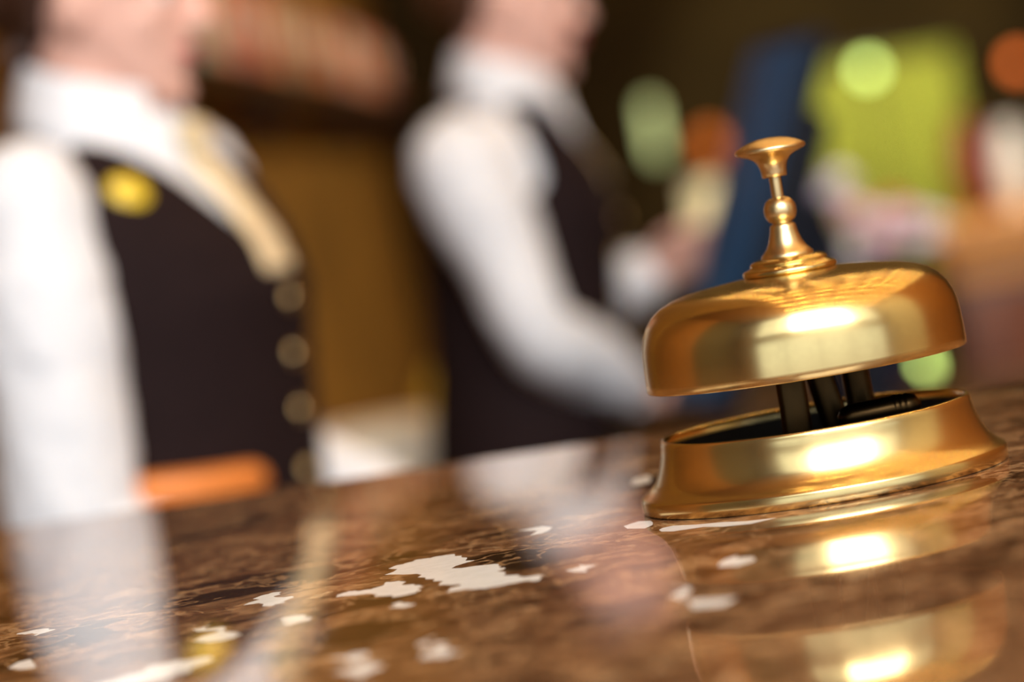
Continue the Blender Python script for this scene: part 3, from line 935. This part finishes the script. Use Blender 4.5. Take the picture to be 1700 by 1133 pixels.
# low cabinet along the gold wall with papers and jar
cb = empty('low_cabinet', (0, 0, 0), 'dark red-brown low cabinet along the gold wall behind the staff', 'cabinet')
def wall_poly(y0, y1, d0, d1, z0, z1):
    b = bmesh.new()
    q = [(WX(y0) + d0, y0), (WX(y0) + d1, y0), (WX(y1) + d1, y1), (WX(y1) + d0, y1)]
    lo_ = [b.verts.new((x, y, z0)) for x, y in q]; hi_ = [b.verts.new((x, y, z1)) for x, y in q]
    b.faces.new(lo_); b.faces.new(hi_)
    for i in range(4): b.faces.new((lo_[i], lo_[(i + 1) % 4], hi_[(i + 1) % 4], hi_[i]))
    return b
obj('cabinet_top', wall_poly(4.88, 6.6, .003, .74, .83, .86), M['red_wood'], cb, False)
obj('body', wall_poly(4.90, 6.58, .004, .70, 0, .829), M['red_wood'], cb, False)
for y0, y1 in ((4.95, 5.45), (5.50, 6.00), (6.05, 6.55)):
    dr = obj('door', wall_poly(y0, y1, .701, .72, .05, .80), M['red_wood'], cb, False)
    obj('knob', lathe([(0, 0), (.010, 0), (.012, .01), (0, .018)], 16, (WX(y1 - .05) + .728, y1 - .05, .55)), M['gold_metal'], dr)
st = empty('paper_stack', (-.222, 5.12, .8605), 'pile of white papers lying on the low cabinet', 'papers', R(28))
sheets = 6
for i in range(sheets):
    obj('paper_bundle', box((-.115, -.15, i * .0135), (.115, .15, i * .0135 + .0128), .002, Matrix.Rotation(R(random.uniform(-3, 3)), 4, 'Z')), M['paper'], st)
jr = empty('jar', (-.115, 5.62, .8605), 'yellow glazed jar on the low cabinet beside the papers', 'jar')
obj('vessel', lathe([(0, 0), (.040, 0), (.050, .008), (.058, .05), (.055, .09), (.042, .115), (.040, .12), (0, .12)], 40), M['olive_jar'], jr)
obj('lid', lathe([(0, .1205), (.036, .1205), (.036, .128), (.018, .138), (.008, .142), (.010, .152), (0, .157)], 32), M['olive_jar'], jr)

# long shelf high on the gold wall, with a row of books
SH = 1.645
sf = empty('wall_shelf', (0, 0, 0), 'long dark wooden shelf on the gold wall under the books', 'shelf')
obj('board', wall_poly(6.2, 13.0, .001, .135, SH - .05, SH), M['wood_dark'], sf, False)
for y in (6.6, 8.6, 10.6, 12.6):
    obj('bracket', wall_poly(y, y + .04, .001, .10, SH - .12, SH - .0505), M['wood_dark'], sf, False)
bk = [('brick red', (186, 74, 46), .20), ('cream', (214, 190, 160), .19), ('sea green', (140, 168, 150), .21), ('salmon', (220, 140, 106), .20), ('mauve', (140, 104, 104), .18), ('rust orange', (196, 96, 50), .22),
      ('sand', (196, 156, 112), .20), ('plum', (98, 62, 70), .19), ('tan', (190, 144, 96), .21), ('terracotta', (176, 88, 52), .20), ('copper brown', (150, 86, 48), .18), ('pale grey', (170, 160, 150), .20),
      ('coral', (206, 104, 76), .21), ('ochre', (180, 128, 70), .19), ('dusty rose', (190, 130, 120), .20), ('chestnut', (122, 64, 40), .18)]
y = 6.45
for nm, c, hgt in bk:
    th = random.uniform(.16, .24)
    cm = mat(nm.replace(' ', '_') + '_cloth', rgb(*c), .6, var=.06)
    p = Vector((WX(y) + .070, y + th / 2, SH + .0005))
    bo = empty('binder', p, f'{nm} upright box file on the long wall shelf', 'box file', math.atan2(0.0554, 1) * -1, 'box files on the wall shelf')
    obj('case', box((-.055, -th / 2 + .004, 0), (.055, th / 2 - .004, hgt), .004), cm, bo)
    lb = obj('spine_label', box((.0552, -th * .25, hgt * .45), (.0562, th * .25, hgt * .75), .0002), M['paper'], bo)
    y += th + .17

# ------------------------------------------------------------------ the far lobby
def curtain():
    b = bmesh.new()
    x0, x1, zt, n_ = 1.30, 1.90, 1.51, 90
    top_, bot_ = [], []
    for i in range(n_ + 1):
        t = i / n_
        x = x0 + (x1 - x0) * t
        yy = BACK - .10 + .035 * math.sin(t * 2 * PI * 8) + .01 * math.sin(t * 31)
        top_.append(b.verts.new((x, yy, zt))); bot_.append(b.verts.new((x, yy, .02)))
    for i in range(n_): b.faces.new((top_[i], top_[i + 1], bot_[i + 1], bot_[i]))
    o = obj('curtain', b, M['olive'], None, True, 60)
    s = o.modifiers.new('thick', 'SOLIDIFY'); s.thickness = .004
    return o
cu = empty('curtain', (1.55, BACK, 0), 'yellow-green curtain hanging in folds on the far wall', 'curtain')
co = curtain(); co.name = 'drape'; co.parent = cu; co.location = (-1.55, -BACK, 0)
b = bmesh.new(); tube(b, [(-.36, -.10, 1.525), (.42, -.10, 1.525)], [.012, .012], 16); obj('rod', b, M['steel'], cu)
for x in (-.33, .38):
    obj('rod_bracket', box((x - .01, -.10, 1.51), (x + .01, -.001, 1.54), .002), M['steel'], cu)

def ball_lamp(loc, z, r, m, label):
    l = empty('floor_lamp', (loc[0], loc[1], 0), label, 'lamp')
    obj('base', lathe([(0, 0), (.12, 0), (.12, .015), (.02, .03), (0, .03)], 40), M['steel'], l)
    b = bmesh.new(); tube(b, [(0, 0, .03), (0, 0, z - r)], [.007, .007], 12); obj('pole', b, M['steel'], l)
    b = bmesh.new(); ell(b, (0, 0, z), (r, r, r), 24); obj('globe', b, m, l)
    return l
ball_lamp((1.431, 12.0), 1.457, .030, M['glow_green'], 'slim floor lamp with a glowing pale green globe before the curtain')
ball_lamp((1.972, 12.0), 1.388, .034, M['glow_orange'], 'slim floor lamp with a glowing orange globe right of the curtain')

tb = table('coffee_table', 'small dark coffee table carrying the glowing green lantern', 'table', (.75, 7.75, 0), (1.3, 8.35, .60), .03, M['wood_dark'], M['wood_dark'])
ln = empty('lantern', (.962, 8.0, .6005), 'pale green glass lantern glowing on the coffee table', 'lantern')
b = bmesh.new(); ell(b, (0, 0, .068), (.030, .030, .030), 24); obj('globe', b, M['glow_green'], ln)
obj('base', lathe([(0, 0), (.03, 0), (.03, .008), (.012, .02), (.012, .040), (0, .040)], 32), M['steel'], ln)

def sconce(name, x, z0, z1, r, m, label, yb=BACK):
    s = empty(name, (x, yb, 0), label, 'lamp')
    obj('back_plate', box((-.03, -.02, z0 + (z1 - z0) * .25), (.03, -.001, z0 + (z1 - z0) * .75), .004), M['steel'], s)
    b = bmesh.new(); tube(b, [(0, -.07, z0 + r), (0, -.07, z1 - r)], [r, r], 24); obj('shade', b, m, s)
    obj('arm', box((-.008, -.07, (z0 + z1) / 2 - .01), (.008, -.02, (z0 + z1) / 2 + .01), .002), M['steel'], s)
    return s
k13 = 13.13 / 12
sconce('wall_lamp', .632 * k13, 1.2818 - (1.2818 - 1.262) * k13, 1.2818 + .196 * k13, .025, M['glow_green_soft'], 'tall pale green glass wall lamp on the far brown wall')

# table lamp with cream shade, amber shade lamp behind it
tb2 = table('side_table', 'dark side table carrying the cream lamp', 'table', (.42, 9.7, 0), (.90, 10.3, .72), .03, M['wood_dark'], M['wood_dark'])
tl = empty('table_lamp', (.645, 10.0, .7205), 'table lamp with glowing cream shade on the side table', 'lamp')
obj('base', lathe([(0, 0), (.05, 0), (.052, .01), (.03, .03), (.022, .10), (.028, .16), (.010, .22), (.008, .262), (0, .262)], 32), M['steel'], tl)
obj('lamp_shade', lathe([(.062, .255), (.046, .455), (.044, .455), (.060, .255), (.062, .255)], 48), M['glow_cream'], tl)
sconce('wall_lamp', .7555 * 13.13 / 11, 1.2818 - .085, 1.2818 + .065, .050, M['glow_amber'], 'short amber glass wall lamp low on the far brown wall')

# console with tan top, vases
cs = empty('console_table', (1.75, 9.15, 0), 'console with tan wooden top and red-brown doors in the far lobby', 'console')
obj('console_top', box((-.58, -.25, .90), (.9, .25, .965), .006), M['wood_tan'], cs)
obj('apron', box((-.55, -.22, .80), (.87, .22, .8995), .004), M['wood_tan'], cs)
obj('body', box((-.55, -.22, .0), (.87, .22, .7995), .004), M['wood_dark'], cs)
for x in (-.53, -.30, -.07, .16, .39, .62):
    d = obj('door', box((x, -.238, .06), (x + .21, -.221, .77), .004), M['red_wood'] if x < -.5 else M['wood_tan'], cs)
    b = bmesh.new(); ell(b, (x + .18, -.246, .5), (.010, .010, .010), 16); obj('knob', b, M['gold_metal'], d)
rv = empty('vase', (1.318, 9.1, .9655), 'small red glazed vase on the far console', 'vase')
obj('vessel', lathe([(0, .0005), (.03, .0005), (.045, .04), (.055, .12), (.05, .20), (.028, .25), (.034, .28), (.026, .28), (.02, .25), (0, .24)], 40), M['red_glaze'], rv)
wv = empty('vase', (1.425, 9.05, .9655), 'white glazed vase beside the red vase on the far console', 'vase')
obj('vessel', lathe([(0, .0005), (.035, .0005), (.045, .03), (.050, .10), (.044, .17), (.030, .22), (.033, .24), (.026, .24), (.022, .22), (0, .2)], 40), M['white_glaze'], wv)

# ------------------------------------------------------------------ lamps on the ceiling
dl = empty('ceiling_light', (0, 0, CEIL), 'small round warm ceiling light in the grid over the lobby', 'light', 0, 'ceiling lights')
obj('trim_ring', lathe([(.055, -.001), (.075, -.001), (.072, -.012), (.058, -.012), (.055, -.001)], 32), M['steel'], dl)
obj('lamp_disc', lathe([(0, -.002), (.054, -.002), (.054, -.006), (0, -.006)], 32), M['glow_warm'], dl)
first = True
for i in range(9):
    for j in range(11):
        x, y = -.3 + i * .74, -1.9 + j * 1.4
        if x < WX(max(y, 3)) + .1: continue
        o = dl if first else copy_tree(dl)
        o.location = (x, y, CEIL)
        first = False

def added_spot(loc, target, power, angle, color, label):  # added lamp with an invented fixture, brightens what it is aimed at
    s = empty('added_spotlight', loc, label, 'added_spotlight')
    d = (Vector(target) - Vector(loc)).normalized()
    qn = d.to_track_quat('-Z', 'Y')
    b = bmesh.new()
    add_lathe(b, [(.0, .11), (.035, .11), (.045, .09), (.045, 0), (.040, 0), (.040, .06), (0, .06)], 28)
    o = obj('housing', b, M['steel'], s)
    o.rotation_mode = 'QUATERNION'; o.rotation_quaternion = qn; o.location = (0, 0, -.13)
    b = bmesh.new(); tube(b, [(0, 0, -.02), (0, 0, -.0)], [.012, .012], 12); add_box(b, (-.04, -.04, -.012), (.04, .04, -.0005)); tube(b, [(0, 0, -.012), (0, 0, -.07)], [.008, .008], 10)
    obj('mount', b, M['steel'], s)
    l = bpy.data.lights.new('added_spot_bulb', 'SPOT')
    l.energy, l.color, l.spot_size, l.spot_blend, l.shadow_soft_size = power, color, angle, .6, .03
    lo_ = bpy.data.objects.new('added_spot_bulb', l); col.objects.link(lo_)
    lo_.rotation_mode = 'QUATERNION'; lo_.rotation_quaternion = qn
    lo_.location = Vector(loc) + Vector((0, 0, -.13)) + d * .03
added_spot((1.55, 9.6, CEIL), (1.55, BACK - .1, 1.0), 1700, R(20), (1, .95, .70), 'added ceiling lamp aimed at the yellow-green curtain')
added_spot((1.5, 6.6, CEIL), (1.6, 9.1, .85), 1900, R(23), (1, .92, .76), 'added ceiling lamp aimed at the far console')
added_spot((.9, 2.6, CEIL), (.57, 5.02, 1.1), 700, R(9), (1, .95, .92), 'added ceiling lamp aimed at the flowers in the vase')
added_spot((4.4, 9.4, CEIL), (WX(9.4), 9.4, 1.35), 1500, R(58), (1, .86, .62), 'added ceiling lamp washing the gold wall and its shelf')
